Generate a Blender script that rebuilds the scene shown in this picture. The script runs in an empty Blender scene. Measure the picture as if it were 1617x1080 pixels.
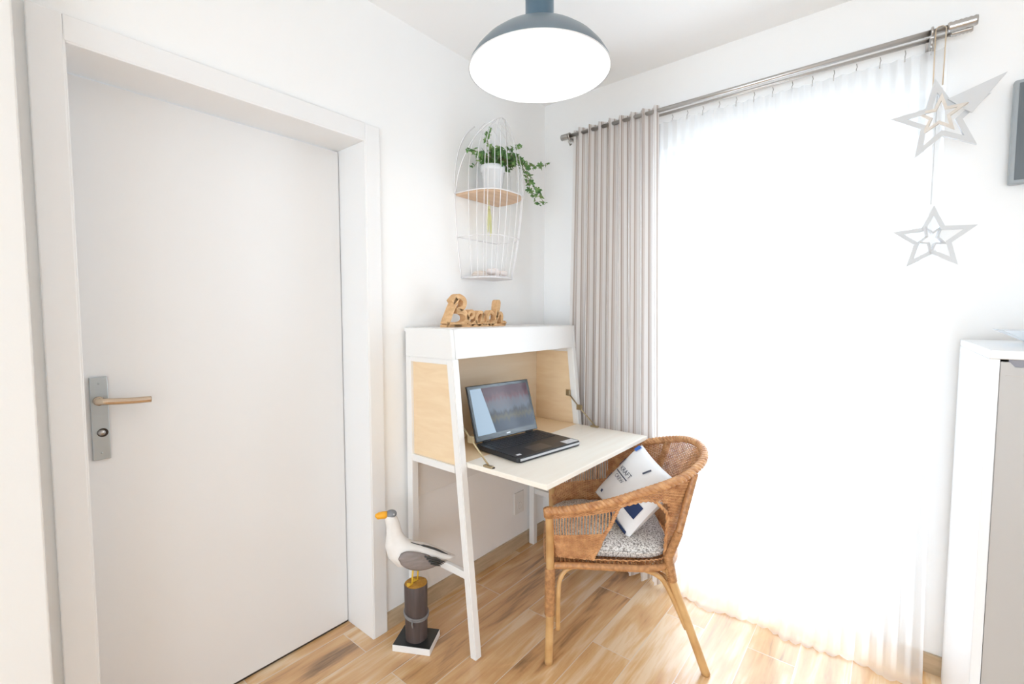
import bpy, bmesh, math, random
from mathutils import Vector, Matrix, noise
random.seed(7)
PI = math.pi
scn = bpy.context.scene
col = scn.collection
V = Vector

# ------------------------------------------------------------------ materials
def new_mat(name):
    m = bpy.data.materials.new(name); m.use_nodes = True
    nt = m.node_tree; b = nt.nodes['Principled BSDF']
    return m, nt, b
def setc(b, c, r=.5, metal=0, spec=.5):
    b.inputs['Base Color'].default_value = (*c, 1)
    b.inputs['Roughness'].default_value = r
    b.inputs['Metallic'].default_value = metal
    b.inputs['Specular IOR Level'].default_value = spec
def N(nt, t, **kw):
    n = nt.nodes.new(t)
    for k, v in kw.items(): setattr(n, k, v)
    return n
def coords(nt, kind='Object', scale=(1, 1, 1), loc=(0, 0, 0), rot=(0, 0, 0)):
    tc = N(nt, 'ShaderNodeTexCoord'); mp = N(nt, 'ShaderNodeMapping')
    mp.inputs['Scale'].default_value = scale; mp.inputs['Location'].default_value = loc; mp.inputs['Rotation'].default_value = rot
    nt.links.new(tc.outputs[kind], mp.inputs['Vector']); return mp.outputs['Vector']
def ramp(nt, fac, stops):
    r = N(nt, 'ShaderNodeValToRGB'); e = r.color_ramp.elements
    while len(e) < len(stops): e.new(.5)
    for i, (p, c) in enumerate(stops):
        e[i].position = p; e[i].color = (*c, 1)
    nt.links.new(fac, r.inputs['Fac']); return r.outputs['Color']
def bump(nt, b, h, strength=.2, dist=.002):
    bp = N(nt, 'ShaderNodeBump'); bp.inputs['Strength'].default_value = strength; bp.inputs['Distance'].default_value = dist
    nt.links.new(h, bp.inputs['Height']); nt.links.new(bp.outputs['Normal'], b.inputs['Normal'])
def plain(name, c, r=.5, metal=0, spec=.5, nscale=0, nstr=.1, vary=0, ndist=.001, nsc=(1, 1, 1)):
    m, nt, b = new_mat(name); setc(b, c, r, metal, spec)
    if nscale:
        n = N(nt, 'ShaderNodeTexNoise'); n.inputs['Scale'].default_value = nscale; n.inputs['Detail'].default_value = 5
        nt.links.new(coords(nt, 'Object', nsc), n.inputs['Vector'])
        bump(nt, b, n.outputs['Fac'], nstr, ndist)
        if vary:
            k = ramp(nt, n.outputs['Fac'], [(.3, tuple(x*(1-vary) for x in c)), (.7, tuple(min(1, x*(1+vary)) for x in c))])
            nt.links.new(k, b.inputs['Base Color'])
    return m

WALL = plain('wall_paint', (.89, .89, .885), .85, spec=.2, nscale=220, nstr=.25, ndist=.0006)
CEIL = plain('ceiling_paint', (.90, .90, .90), .9, spec=.2, nscale=180, nstr=.2, ndist=.0005)
WHITE = plain('white_lacquer', (.83, .825, .815), .38, nscale=30, nstr=.05)
DOORW = plain('door_paint', (.82, .82, .82), .42, nscale=12, nstr=.05)
FRAMEW = plain('window_frame_white', (.85, .86, .87), .3, nscale=20, nstr=.03)
CABW = plain('cabinet_white', (.84, .85, .86), .35, nscale=25, nstr=.03)
STEEL = plain('brushed_steel', (.46, .50, .52), .38, .9, nscale=60, nstr=.1, nsc=(1, 1, .05))
ROD = plain('brushed_nickel', (.50, .48, .46), .28, 1, nscale=80, nstr=.05)
BRASS = plain('aged_brass', (.45, .36, .22), .4, .8, nscale=50, nstr=.1)
WIREM = plain('white_wire', (.78, .77, .78), .4, nscale=50, nstr=.03)
POTM = plain('white_ceramic', (.80, .83, .86), .25, nscale=30, nstr=.03)
LAMPG = plain('grey_enamel', (.16, .20, .23), .32, nscale=20, nstr=.04)
LAMPW = plain('white_enamel', (.9, .9, .9), .5, nscale=20, nstr=.03)
BLACKP = plain('black_plastic', (.022, .023, .027), .38, nscale=400, nstr=.1, ndist=.0002)
KEYM = plain('key_plastic', (.02, .022, .03), .45, nscale=300, nstr=.05)
SILVER = plain('silver_plastic', (.55, .56, .58), .35, .3, nscale=60, nstr=.05)
DARK = plain('dark_gap', (.05, .035, .025), .9, nscale=50, nstr=.1)

def wood(name, c1, c2, r=.5, sc=(1, 1, 1), s=6, strength=.15, spec=.4):
    m, nt, b = new_mat(name); setc(b, c1, r, spec=spec)
    v = coords(nt, 'Object', sc)
    n1 = N(nt, 'ShaderNodeTexNoise'); n1.inputs['Scale'].default_value = s; n1.inputs['Detail'].default_value = 8; n1.inputs['Distortion'].default_value = .6
    nt.links.new(v, n1.inputs['Vector'])
    nt.links.new(ramp(nt, n1.outputs['Fac'], [(.3, c1), (.7, c2)]), b.inputs['Base Color'])
    bump(nt, b, n1.outputs['Fac'], strength, .001); return m
BIRCH = wood('birch_veneer', (.80, .60, .38), (.86, .68, .46), .45, (1, .25, 6), 7)
BIRCH_LIT = wood('birch_veneer_lit', (.87, .81, .72), (.90, .86, .78), .4, (6, .4, 6), 6)  # same birch for the flap, bleaching by window light put into the colour
SHELFW = wood('shelf_wood', (.62, .43, .29), (.72, .52, .36), .55, (8, 1, 8), 5)
DRIFT = wood('carved_wood', (.58, .33, .15), (.72, .46, .24), .7, (9, 2, 9), 9, .5)
def rattan(name, c1, c2, sc=40):
    m, nt, b = new_mat(name); setc(b, c1, .42, spec=.5)
    n1 = N(nt, 'ShaderNodeTexNoise'); n1.inputs['Scale'].default_value = sc; n1.inputs['Detail'].default_value = 4
    nt.links.new(coords(nt, 'Object'), n1.inputs['Vector'])
    nt.links.new(ramp(nt, n1.outputs['Fac'], [(.3, c1), (.68, c2)]), b.inputs['Base Color'])
    bump(nt, b, n1.outputs['Fac'], .3, .001); return m
RATTAN = rattan('rattan_weave', (.42, .18, .07), (.70, .39, .18))
POLE = rattan('rattan_pole', (.50, .27, .10), (.66, .41, .18), 14)
BIND = rattan('rattan_binding', (.33, .15, .06), (.60, .31, .13), 70)

# floor and skirting: wood-look tiles, long side along the desk wall
def tile_mat(name, skirting=False):
    m, nt, b = new_mat(name); setc(b, (.4, .27, .16), .24, spec=.95); b.inputs['Coat Weight'].default_value = .35; b.inputs['Coat Roughness'].default_value = .3
    tc = N(nt, 'ShaderNodeTexCoord')
    sp = N(nt, 'ShaderNodeSeparateXYZ'); nt.links.new(tc.outputs['Object'], sp.inputs[0])
    cb = N(nt, 'ShaderNodeCombineXYZ')
    nt.links.new(sp.outputs['Y'], cb.inputs['X']); nt.links.new(sp.outputs['X'], cb.inputs['Y'])
    mp = N(nt, 'ShaderNodeMapping'); mp.inputs['Location'].default_value = (.29, -.05, 0)
    nt.links.new(cb.outputs[0], mp.inputs['Vector'])
    br = N(nt, 'ShaderNodeTexBrick'); br.offset = .37; br.offset_frequency = 2
    br.inputs['Scale'].default_value = 1; br.inputs['Mortar Size'].default_value = .0018; br.inputs['Mortar Smooth'].default_value = .3
    br.inputs['Brick Width'].default_value = .98; br.inputs['Row Height'].default_value = .165
    br.inputs['Color1'].default_value = (0, 0, 0, 1); br.inputs['Color2'].default_value = (1, 1, 1, 1); br.inputs['Mortar'].default_value = (.5, .5, .5, 1)
    br.inputs['Bias'].default_value = 0
    nt.links.new(mp.outputs[0], br.inputs['Vector'])
    # grain stretched along the plank and shifted from plank to plank
    sh = N(nt, 'ShaderNodeVectorMath', operation='MULTIPLY_ADD')
    nt.links.new(br.outputs['Color'], sh.inputs[0]); sh.inputs[1].default_value = (7, 3, 0)
    nt.links.new(mp.outputs[0], sh.inputs[2])
    m2 = N(nt, 'ShaderNodeMapping'); m2.inputs['Scale'].default_value = (1.7, 10, 1); nt.links.new(sh.outputs[0], m2.inputs['Vector'])
    n1 = N(nt, 'ShaderNodeTexNoise'); n1.inputs['Scale'].default_value = 1.5; n1.inputs['Detail'].default_value = 6; n1.inputs['Distortion'].default_value = .55
    nt.links.new(m2.outputs[0], n1.inputs['Vector'])
    m3 = N(nt, 'ShaderNodeMapping'); m3.inputs['Scale'].default_value = (3, 60, 1); nt.links.new(sh.outputs[0], m3.inputs['Vector'])
    n2 = N(nt, 'ShaderNodeTexNoise'); n2.inputs['Scale'].default_value = 2; n2.inputs['Detail'].default_value = 4
    nt.links.new(m3.outputs[0], n2.inputs['Vector'])
    ad = N(nt, 'ShaderNodeMath', operation='MULTIPLY_ADD'); nt.links.new(n2.outputs['Fac'], ad.inputs[0]); ad.inputs[1].default_value = .25
    nt.links.new(n1.outputs['Fac'], ad.inputs[2])
    ad2 = N(nt, 'ShaderNodeMath', operation='MULTIPLY_ADD'); nt.links.new(br.outputs['Color'], ad2.inputs[0]); ad2.inputs[1].default_value = .22
    nt.links.new(ad.outputs[0], ad2.inputs[2])
    c = ramp(nt, ad2.outputs[0], [(.42, (.17, .095, .045)), (.52, (.36, .20, .09)), (.62, (.60, .335, .145)), (.75, (.68, .42, .20)), (.90, (.78, .59, .38))])
    mx = N(nt, 'ShaderNodeMix', data_type='RGBA'); nt.links.new(br.outputs['Fac'], mx.inputs['Factor'])
    nt.links.new(c, mx.inputs['A']); mx.inputs['B'].default_value = (.72, .60, .47, 1)
    nt.links.new(mx.outputs['Result'], b.inputs['Base Color'])
    bump(nt, b, n2.outputs['Fac'], .12, .001)
    return m
FLOORM = tile_mat('wood_look_tile')
SKIRT = wood('skirting_tile', (.44, .33, .21), (.56, .43, .29), .45, (2, 2, 14), 4)

def cloth_mat(name, c, trans=.3, rough=.9, stripes=None, weave=900, see=0.):
    m, nt, b = new_mat(name); out = nt.nodes['Material Output']; setc(b, c, rough, spec=.1)
    colr = None
    if stripes:
        tc = N(nt, 'ShaderNodeTexCoord'); sp = N(nt, 'ShaderNodeSeparateXYZ'); nt.links.new(tc.outputs['UV'], sp.inputs[0])
        mu = N(nt, 'ShaderNodeMath', operation='MULTIPLY'); nt.links.new(sp.outputs['X'], mu.inputs[0]); mu.inputs[1].default_value = stripes
        fr = N(nt, 'ShaderNodeMath', operation='FRACT'); nt.links.new(mu.outputs[0], fr.inputs[0])
        colr = ramp(nt, fr.outputs[0], [(0, c), (.42, c), (.48, (.56, .48, .43)), (.64, (.56, .48, .43)), (.70, c), (.80, (.70, .64, .60)), (.87, (.70, .64, .60)), (.92, c)])
        nt.links.new(colr, b.inputs['Base Color'])
    n = N(nt, 'ShaderNodeTexNoise'); n.inputs['Scale'].default_value = weave; nt.links.new(coords(nt, 'Object'), n.inputs['Vector'])
    bump(nt, b, n.outputs['Fac'], .2, .0005)
    last = b.outputs[0]
    if trans:
        t = N(nt, 'ShaderNodeBsdfTranslucent'); t.inputs['Color'].default_value = (*c, 1)
        if colr: nt.links.new(colr, t.inputs['Color'])
        mx = N(nt, 'ShaderNodeMixShader'); mx.inputs[0].default_value = trans
        nt.links.new(last, mx.inputs[1]); nt.links.new(t.outputs[0], mx.inputs[2]); last = mx.outputs[0]
    if see:
        tp = N(nt, 'ShaderNodeBsdfTransparent'); mx = N(nt, 'ShaderNodeMixShader'); mx.inputs[0].default_value = see
        nt.links.new(last, mx.inputs[1]); nt.links.new(tp.outputs[0], mx.inputs[2]); last = mx.outputs[0]
    nt.links.new(last, out.inputs['Surface']); return m
DRAPE = cloth_mat('striped_linen', (.92, .90, .885), .48, stripes=32)
SHEER = cloth_mat('sheer_voile', (.94, .95, .96), .62, see=.36)
PILLOWM = cloth_mat('white_cotton', (.82, .82, .83), 0, weave=500)
NAVY = cloth_mat('navy_print', (.035, .055, .13), 0, weave=500)
ROYAL = cloth_mat('blue_print', (.06, .16, .50), 0, weave=500)
INK = cloth_mat('grey_print', (.10, .11, .15), 0, weave=500)
def boucle():
    m, nt, b = new_mat('mottled_grey_cloth'); setc(b, (.6, .6, .6), .95, spec=.1)
    n = N(nt, 'ShaderNodeTexNoise'); n.inputs['Scale'].default_value = 170; n.inputs['Detail'].default_value = 3
    nt.links.new(coords(nt, 'Object', (1, 1, 1)), n.inputs['Vector'])
    nt.links.new(ramp(nt, n.outputs['Fac'], [(.36, (.22, .20, .19)), (.5, (.62, .59, .56)), (.62, (.80, .78, .76))]), b.inputs['Base Color'])
    bump(nt, b, n.outputs['Fac'], .6, .003); return m
SEATC = boucle()
def leafm():
    m, nt, b = new_mat('ivy_leaf'); setc(b, (.1, .2, .06), .45)
    oi = N(nt, 'ShaderNodeTexNoise'); oi.inputs['Scale'].default_value = 26; nt.links.new(coords(nt, 'Object'), oi.inputs['Vector'])
    nt.links.new(ramp(nt, oi.outputs['Fac'], [(.35, (.045, .13, .035)), (.52, (.11, .25, .07)), (.68, (.30, .42, .16))]), b.inputs['Base Color'])
    t = N(nt, 'ShaderNodeBsdfTranslucent'); t.inputs['Color'].default_value = (.2, .4, .08, 1)
    mx = N(nt, 'ShaderNodeMixShader'); mx.inputs[0].default_value = .2
    nt.links.new(b.outputs[0], mx.inputs[1]); nt.links.new(t.outputs[0], mx.inputs[2])
    nt.links.new(mx.outputs[0], nt.nodes['Material Output'].inputs['Surface']); return m
LEAF = leafm()
STEM = plain('ivy_stem', (.16, .17, .07), .6, nscale=60, nstr=.1)
SOIL = plain('soil', (.05, .03, .02), .95, nscale=90, nstr=.5, vary=.4)
FEATHW = plain('painted_white_wood', (.80, .78, .755), .55, nscale=40, nstr=.2, vary=.03)
FEATHG = plain('painted_grey_wood', (.25, .215, .205), .5, nscale=30, nstr=.2, vary=.12, nsc=(1, 4, 4))
FEATHB = plain('painted_black_wood', (.04, .04, .038), .5, nscale=30, nstr=.2)
HEADG = plain('painted_slate_wood', (.21, .22, .24), .5, nscale=40, nstr=.1, vary=.1)
BEAK = plain('painted_orange', (.85, .40, .02), .45, nscale=30, nstr=.1)
YELLEG = plain('painted_yellow', (.80, .52, .05), .45, nscale=30, nstr=.1)
POSTB = wood('post_brown', (.065, .048, .045), (.10, .075, .07), .5, (12, 12, 1), 6, .4)
POSTTOP = wood('post_top', (.42, .19, .03), (.62, .34, .06), .5, (20, 20, 20), 3, .3)
BLACKG = plain('black_painted_wood', (.022, .024, .024), .3, nscale=30, nstr=.1)
ROPEG = plain('grey_rope', (.22, .21, .21), .8, nscale=200, nstr=.4, ndist=.002)
PAPERW = plain('painted_star', (.62, .63, .64), .5, nscale=40, nstr=.1)
BEIGEW = wood('pale_star_wood', (.66, .60, .54), (.74, .69, .63), .6, (4, 4, 4), 8)
RIBBON = plain('beige_ribbon', (.62, .50, .36), .7, nscale=200, nstr=.2)
YELRIB = cloth_mat('pale_yellow_cloth', (.86, .86, .52), .3)
SHELL = plain('pale_shell', (.84, .77, .74), .5, nscale=60, nstr=.4, vary=.05)
TVM = plain('screen_glass_dark', (.12, .14, .155), .35, nscale=20, nstr=.02)
PLASTW = plain('white_plastic', (.78, .77, .75), .35, nscale=30, nstr=.02)
def emis(name, c, s):
    m, nt, b = new_mat(name); setc(b, (.9, .9, .9), .5)
    b.inputs['Emission Color'].default_value = (*c, 1); b.inputs['Emission Strength'].default_value = s; return m
BULB = emis('lit_bulb', (1, .96, .91), 26)
def glass():
    m, nt, b = new_mat('window_glass'); nt.nodes.remove(b)
    g = N(nt, 'ShaderNodeBsdfGlossy'); g.inputs['Roughness'].default_value = .02
    t = N(nt, 'ShaderNodeBsdfTransparent'); t.inputs['Color'].default_value = (.97, .98, .98, 1)
    mx = N(nt, 'ShaderNodeMixShader'); mx.inputs[0].default_value = .06
    nt.links.new(t.outputs[0], mx.inputs[1]); nt.links.new(g.outputs[0], mx.inputs[2])
    nt.links.new(mx.outputs[0], nt.nodes['Material Output'].inputs['Surface']); return m
GLASS = glass()
def screenm():      # dusky street picture, with a window reflection painted in as a bright band
    m, nt, b = new_mat('laptop_screen'); setc(b, (.02, .025, .03), .10, spec=.45)
    tc = N(nt, 'ShaderNodeTexCoord'); sp = N(nt, 'ShaderNodeSeparateXYZ'); nt.links.new(tc.outputs['UV'], sp.inputs[0])
    mp = N(nt, 'ShaderNodeMapping'); mp.inputs['Scale'].default_value = (22, 3, 1); nt.links.new(tc.outputs['UV'], mp.inputs['Vector'])
    n = N(nt, 'ShaderNodeTexNoise'); n.inputs['Scale'].default_value = 1; n.inputs['Detail'].default_value = 5; nt.links.new(mp.outputs[0], n.inputs['Vector'])
    a = N(nt, 'ShaderNodeMath', operation='MULTIPLY_ADD'); nt.links.new(n.outputs['Fac'], a.inputs[0]); a.inputs[1].default_value = .32
    nt.links.new(sp.outputs['Y'], a.inputs[2])
    c = ramp(nt, a.outputs[0], [(.10, (.03, .05, .10)), (.36, (.05, .07, .12)), (.46, (.16, .13, .07)), (.56, (.05, .05, .06)), (.66, (.20, .23, .30)), (.82, (.24, .22, .27)), (.92, (.24, .08, .10)), (1, (.14, .04, .06))])
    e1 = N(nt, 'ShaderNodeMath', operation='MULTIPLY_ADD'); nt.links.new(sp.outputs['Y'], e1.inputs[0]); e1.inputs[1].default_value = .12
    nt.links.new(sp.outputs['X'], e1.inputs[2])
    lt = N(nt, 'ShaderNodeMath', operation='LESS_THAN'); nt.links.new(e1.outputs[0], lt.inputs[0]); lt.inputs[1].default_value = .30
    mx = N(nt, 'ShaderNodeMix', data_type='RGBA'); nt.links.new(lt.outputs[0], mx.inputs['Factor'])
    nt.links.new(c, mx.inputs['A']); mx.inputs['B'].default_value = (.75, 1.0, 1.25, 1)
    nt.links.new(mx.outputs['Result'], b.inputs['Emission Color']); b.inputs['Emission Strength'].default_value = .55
    return m
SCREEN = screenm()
SCREENW = emis('screen_page', (.75, .85, 1.0), .75)

# ------------------------------------------------------------------ mesh helpers
def link(o, parent=None):
    col.objects.link(o)
    if parent: o.parent = parent
    return o
def mk(name, verts, faces, mat, parent=None, smooth=False, uvs=None, mats=None, fm=None):
    me = bpy.data.meshes.new(name); me.from_pydata([tuple(v) for v in verts], [], faces); me.validate()
    if uvs is not None:
        ul = me.uv_layers.new(name='UVMap')
        for l in me.loops: ul.data[l.index].uv = uvs[l.vertex_index]
    if mats:
        for x in mats: me.materials.append(x)
    else: me.materials.append(mat)
    if fm:
        for p, i in zip(me.polygons, fm): p.material_index = i
    if smooth:
        for p in me.polygons: p.use_smooth = True
    return link(bpy.data.objects.new(name, me), parent)
class MB:
    def __init__(s): s.v = []; s.f = []; s.m = []; s.sm = []
    def add(s, vs, fs, mi=0, sm=False):
        o = len(s.v); s.v += [V(v) for v in vs]
        for f in fs: s.f.append([i+o for i in f]); s.m.append(mi); s.sm.append(sm)
    def bm(s, b, mi=0, sm=False, M=None):
        b.verts.index_update()
        vs = [(M @ v.co) if M else v.co.copy() for v in b.verts]
        s.add(vs, [[v.index for v in f.verts] for f in b.faces], mi, sm); b.free()
    def box(s, lo, hi, bev=.0015, M=None, mi=0, seg=2):
        b = bmesh.new(); bmesh.ops.create_cube(b, size=1)
        lo = V(lo); hi = V(hi); d = hi-lo; c = (hi+lo)/2
        for v in b.verts: v.co = V((v.co.x*d.x+c.x, v.co.y*d.y+c.y, v.co.z*d.z+c.z))
        bv = min(bev, min(abs(x) for x in d)*.3)
        if bv > 0: bmesh.ops.bevel(b, geom=b.edges[:], offset=bv, segments=seg, affect='EDGES', profile=.5)
        s.bm(b, mi, False, M); return s
    def prism(s, pts, z0, z1, M=None, mi=0, bev=0):     # pts: 2D polygon, extruded along z
        b = bmesh.new(); n = len(pts)
        lo = [b.verts.new((x, y, z0)) for x, y in pts]; hi = [b.verts.new((x, y, z1)) for x, y in pts]
        b.faces.new(lo[::-1]); b.faces.new(hi)
        for i in range(n): b.faces.new((lo[i], lo[(i+1) % n], hi[(i+1) % n], hi[i]))
        bmesh.ops.recalc_face_normals(b, faces=b.faces[:])
        if bev: bmesh.ops.bevel(b, geom=[e for e in b.edges], offset=bev, segments=2, affect='EDGES')
        s.bm(b, mi, False, M); return s
    def tube(s, pts, r, n=8, closed=False, mi=0, caps=True, M=None):
        pts = [V(p) for p in pts]; k = len(pts)
        rr = r if isinstance(r, (list, tuple)) else [r]*k
        vs = []; fs = []; up = None
        for i, p in enumerate(pts):
            if closed: t = pts[(i+1) % k]-pts[i-1]
            else: t = pts[min(i+1, k-1)]-pts[max(i-1, 0)]
            if t.length < 1e-9: t = V((0, 0, 1))
            t.normalize()
            if up is None:
                up = V((0, 0, 1)) if abs(t.z) < .9 else V((1, 0, 0))
            up = up-t*up.dot(t)
            if up.length < 1e-6: up = t.orthogonal()
            up.normalize(); w = t.cross(up)
            for j in range(n):
                a = 2*PI*j/n; vs.append(p+(up*math.cos(a)+w*math.sin(a))*rr[i])
        for i in range(k if closed else k-1):
            i2 = (i+1) % k
            for j in range(n): fs.append((i*n+j, i*n+(j+1) % n, i2*n+(j+1) % n, i2*n+j))
        if not closed and caps: fs.append(tuple(range(n))[::-1]); fs.append(tuple(range((k-1)*n, k*n)))
        if M: vs = [M @ v for v in vs]
        s.add(vs, fs, mi, True); return s
    def lathe(s, prof, n=40, c=(0, 0, 0), mi=0, M=None, sm=True):  # prof: (r, z)
        vs = []; fs = []; c = V(c); k = len(prof)
        for (r, z) in prof:
            for j in range(n):
                a = 2*PI*j/n; vs.append(c+V((max(r, 1e-5)*math.cos(a), max(r, 1e-5)*math.sin(a), z)))
        for i in range(k-1):
            for j in range(n): fs.append((i*n+j, i*n+(j+1) % n, (i+1)*n+(j+1) % n, (i+1)*n+j))
        if M: vs = [M @ v for v in vs]
        s.add(vs, fs, mi, sm); return s
    def ell(s, c, r, M=None, n=20, m=12, mi=0):
        vs = []; fs = []
        for i in range(m+1):
            t = PI*i/m
            for j in range(n):
                a = 2*PI*j/n; v = V((c[0]+r[0]*math.sin(t)*math.cos(a), c[1]+r[1]*math.sin(t)*math.sin(a), c[2]+r[2]*math.cos(t)))
                vs.append(M @ v if M else v)
        for i in range(m):
            for j in range(n): fs.append((i*n+j, (i+1)*n+j, (i+1)*n+(j+1) % n, i*n+(j+1) % n))
        s.add(vs, fs, mi, True); return s
    def build(s, name, mat, parent=None, label=None):
        me = bpy.data.meshes.new(name); me.from_pydata([tuple(v) for v in s.v], [], s.f)
        for x in (mat if isinstance(mat, (list, tuple)) else [mat]): me.materials.append(x)
        me.polygons.foreach_set('material_index', s.m); me.polygons.foreach_set('use_smooth', s.sm)
        b = bmesh.new(); b.from_mesh(me); bmesh.ops.recalc_face_normals(b, faces=b.faces[:]); b.to_mesh(me); b.free()
        o = link(bpy.data.objects.new(name, me), parent)
        if label: o['label'] = label
        return o
def thing(name, label, cat, loc=(0, 0, 0), rz=0, group=None, rot=None):
    o = bpy.data.objects.new(name, None); col.objects.link(o); o.empty_display_size = .05
    o.location = loc; o.rotation_euler = rot if rot else (0, 0, rz)
    o['label'] = label; o['category'] = cat
    if group: o['group'] = group
    return o
def tag(o, label, cat, group=None):
    o['label'] = label; o['category'] = cat
    if group: o['group'] = group
    return o
def struct(o): o['kind'] = 'structure'; return o
def catmull(P, n=8, closed=False):
    P = [V(p) for p in P]; out = []; k = len(P)
    for i in range(k if closed else k-1):
        if closed: a, b, c, d = P[i-1], P[i], P[(i+1) % k], P[(i+2) % k]
        else: a, b, c, d = P[max(i-1, 0)], P[i], P[i+1], P[min(i+2, k-1)]
        for j in range(n):
            t = j/n; out.append(.5*((2*b)+(c-a)*t+(2*a-5*b+4*c-d)*t*t+(-a+3*b-3*c+d)*t**3))
    if not closed: out.append(P[-1])
    return out

# ------------------------------------------------------------------ room shell
RX, RY, CH = 4.1, -4.9, 2.53
YR, YL, ZT, DD = -1.212, -2.042, 1.990, .1685      # door opening
WX0, WX1, WZ = .70, 1.672, 2.13                    # balcony window opening
struct(MB().box((-.3, RY-.2, -.12), (RX+.2, .3, 0), 0).build('floor', FLOORM))
struct(MB().box((-.3, RY-.2, CH), (RX+.2, .3, CH+.12), 0).build('ceiling', CEIL))
b = MB(); b.box((-.25, YR+.02, 0), (0, .25, CH), 0); b.box((-.25, YL-.02, ZT+.02), (0, YR+.02, CH), 0); b.box((-.25, RY, 0), (0, YL-.02, CH), 0)
struct(b.build('wall_left', WALL))
b = MB(); b.box((0, 0, 0), (WX0, .25, CH), 0); b.box((WX0, 0, WZ), (WX1, .25, CH), 0); b.box((WX1, 0, 0), (RX, .25, CH), 0)
struct(b.build('wall_window', WALL))
# wall section that steps forward left of the door
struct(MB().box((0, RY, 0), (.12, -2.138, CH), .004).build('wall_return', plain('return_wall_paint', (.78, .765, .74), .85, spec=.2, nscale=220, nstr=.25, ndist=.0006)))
FILLW = (.60, 3.70, .02, 2.10)                          # added unseen window behind the camera, sized to give frontal fill light
b = MB(); b.box((0, RY-.2, 0), (FILLW[0], RY, CH), 0); b.box((FILLW[1], RY-.2, 0), (RX, RY, CH), 0)
b.box((FILLW[0], RY-.2, 0), (FILLW[1], RY, FILLW[2]), 0); b.box((FILLW[0], RY-.2, FILLW[3]), (FILLW[1], RY, CH), 0)
struct(b.build('wall_front', WALL))
struct(MB().box((RX, RY, 0), (RX+.2, .25, CH), 0).build('wall_right', WALL))
# skirting of the same tile
CW = .068
struct(MB().box((0, YR+CW, 0), (.012, 0, .072), .001).build('baseboard_left', SKIRT))
b = MB(); b.box((.012, -.012, 0), (WX0, 0, .072), .001); struct(b.build('baseboard_window', SKIRT))
struct(MB().box((WX1, -.012, 0), (RX, 0, .072), .001).build('baseboard_cabinet', SKIRT))
# door frame: jamb lining and casing
b = MB()
b.box((-DD-.03, YR, 0), (.014, YR+.02, ZT+.02), .002); b.box((-DD-.03, YL-.02, 0), (.014, YL, ZT+.02), .002)
b.box((-DD-.03, YL, ZT), (.014, YR, ZT+.02), .002)
b.box((0, YR+.004, 0), (.016, YR+CW, ZT+CW), .003); b.box((0, YL-CW, 0), (.016, YL-.004, ZT+CW), .003)
b.box((0, YL-.004, ZT+.004), (.0155, YR+.004, ZT+CW), .003)
b.box((-DD-.03, YR-.012, 0), (-DD-.02, YR, ZT), .001)
struct(b.build('trim_1', DOORW))
# door leaf with handle set
dr = bpy.data.objects.new('door_1', None); col.objects.link(dr); dr.location = (-DD, YL, 0); struct(dr)
MB().box((-.042, .003, .009), (0, YR-YL-.003, ZT-.004), .002).build('door_leaf', DOORW, dr)
MB().box((-.05, .0, 0), (-.004, YR-YL, .009), 0).build('door_gap_shade', DARK, dr)  # dark strip under the leaf, standing for the shade in the gap
hp = MB(); y0, y1, z0, z1 = .034, .074, .905, 1.146
hp.box((0, y0, z0), (.008, y1, z1), .0015).build('handle_plate', STEEL, dr)
h = MB(); h.tube([(.006, .052, 1.078), (.02, .052, 1.078)], .013, 20); h.tube([(.018, .052, 1.078), (.042, .052, 1.078)], .009, 16)
h.tube(catmull([(.04, .042, 1.080), (.048, .060, 1.079), (.05, .09, 1.076), (.05, .13, 1.073), (.049, .165, 1.072)], 6), .0095, 14)
h.build('door_handle', plain('lever_metal', (.62, .50, .38), .25, 1, nscale=40, nstr=.05), dr, 'warm-toned metal lever')
b = MB(); b.tube([(.008, .055, .985), (.014, .055, .985)], .0085, 18); b.build('lock_knob', ROD, dr)
b = MB(); b.tube([(.0082, .058, .984), (.0095, .058, .984)], .0125, 20); b.build('lock_rosette', DARK, dr)
for zz in (.925, 1.128):
    MB().tube([(.008, .054, zz), (.0086, .054, zz)], .003, 10).build('screw', STEEL, dr)

# balcony window: frame, two sashes
def window(name, x0, x1, z0, z1, y, leaves):
    r = bpy.data.objects.new(name, None); col.objects.link(r); struct(r); r.location = (x0, y, z0)
    w = x1-x0; h = z1-z0; b = MB()
    for a in ((0, 0, .05, h), (w-.05, 0, w, h)): b.box((a[0], 0, a[1]), (a[2], .07, a[3]), .003)
    b.box((.05, 0, 0), (w-.05, .07, .04), .003); b.box((.05, 0, h-.05), (w-.05, .07, h), .003)
    b.build('window_frame', FRAMEW, r)
    lw = (w-.1)/leaves
    for i in range(leaves):
        a = .05+i*lw; s = MB()
        s.box((a, -.01, .04), (a+.06, .06, h-.05), .003); s.box((a+lw-.06, -.01, .04), (a+lw, .06, h-.05), .003)
        s.box((a+.06, -.01, .04), (a+lw-.06, .06, .11), .003); s.box((a+.06, -.01, h-.11), (a+lw-.06, .06, h-.05), .003)
        so = s.build('sash', FRAMEW, r)
        MB().box((a+.055, .02, .105), (a+lw-.055, .03, h-.105), 0).build('pane', GLASS, so)
    return r
window('window_1', WX0, WX1, 0, WZ, .10, 2)
window('added_fill_window', FILLW[0], FILLW[1], FILLW[2], FILLW[3], RY-.13, 4)

# socket under the desk
so = thing('wall_socket', 'white wall socket low on the wall under the desk', 'socket', (0, -.245, .262))
MB().box((0, -.042, -.062), (.008, .042, .062), .003).build('cover_plate', PLASTW, so)
b = MB(); b.lathe([(.021, .0), (.021, .003), (.017, .003), (.017, -.004), (.0, -.004)], 24, M=Matrix.Translation((.009, 0, -.018)) @ Matrix.Rotation(PI/2, 4, 'Y')); b.build('socket_insert', PLASTW, so)

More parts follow.
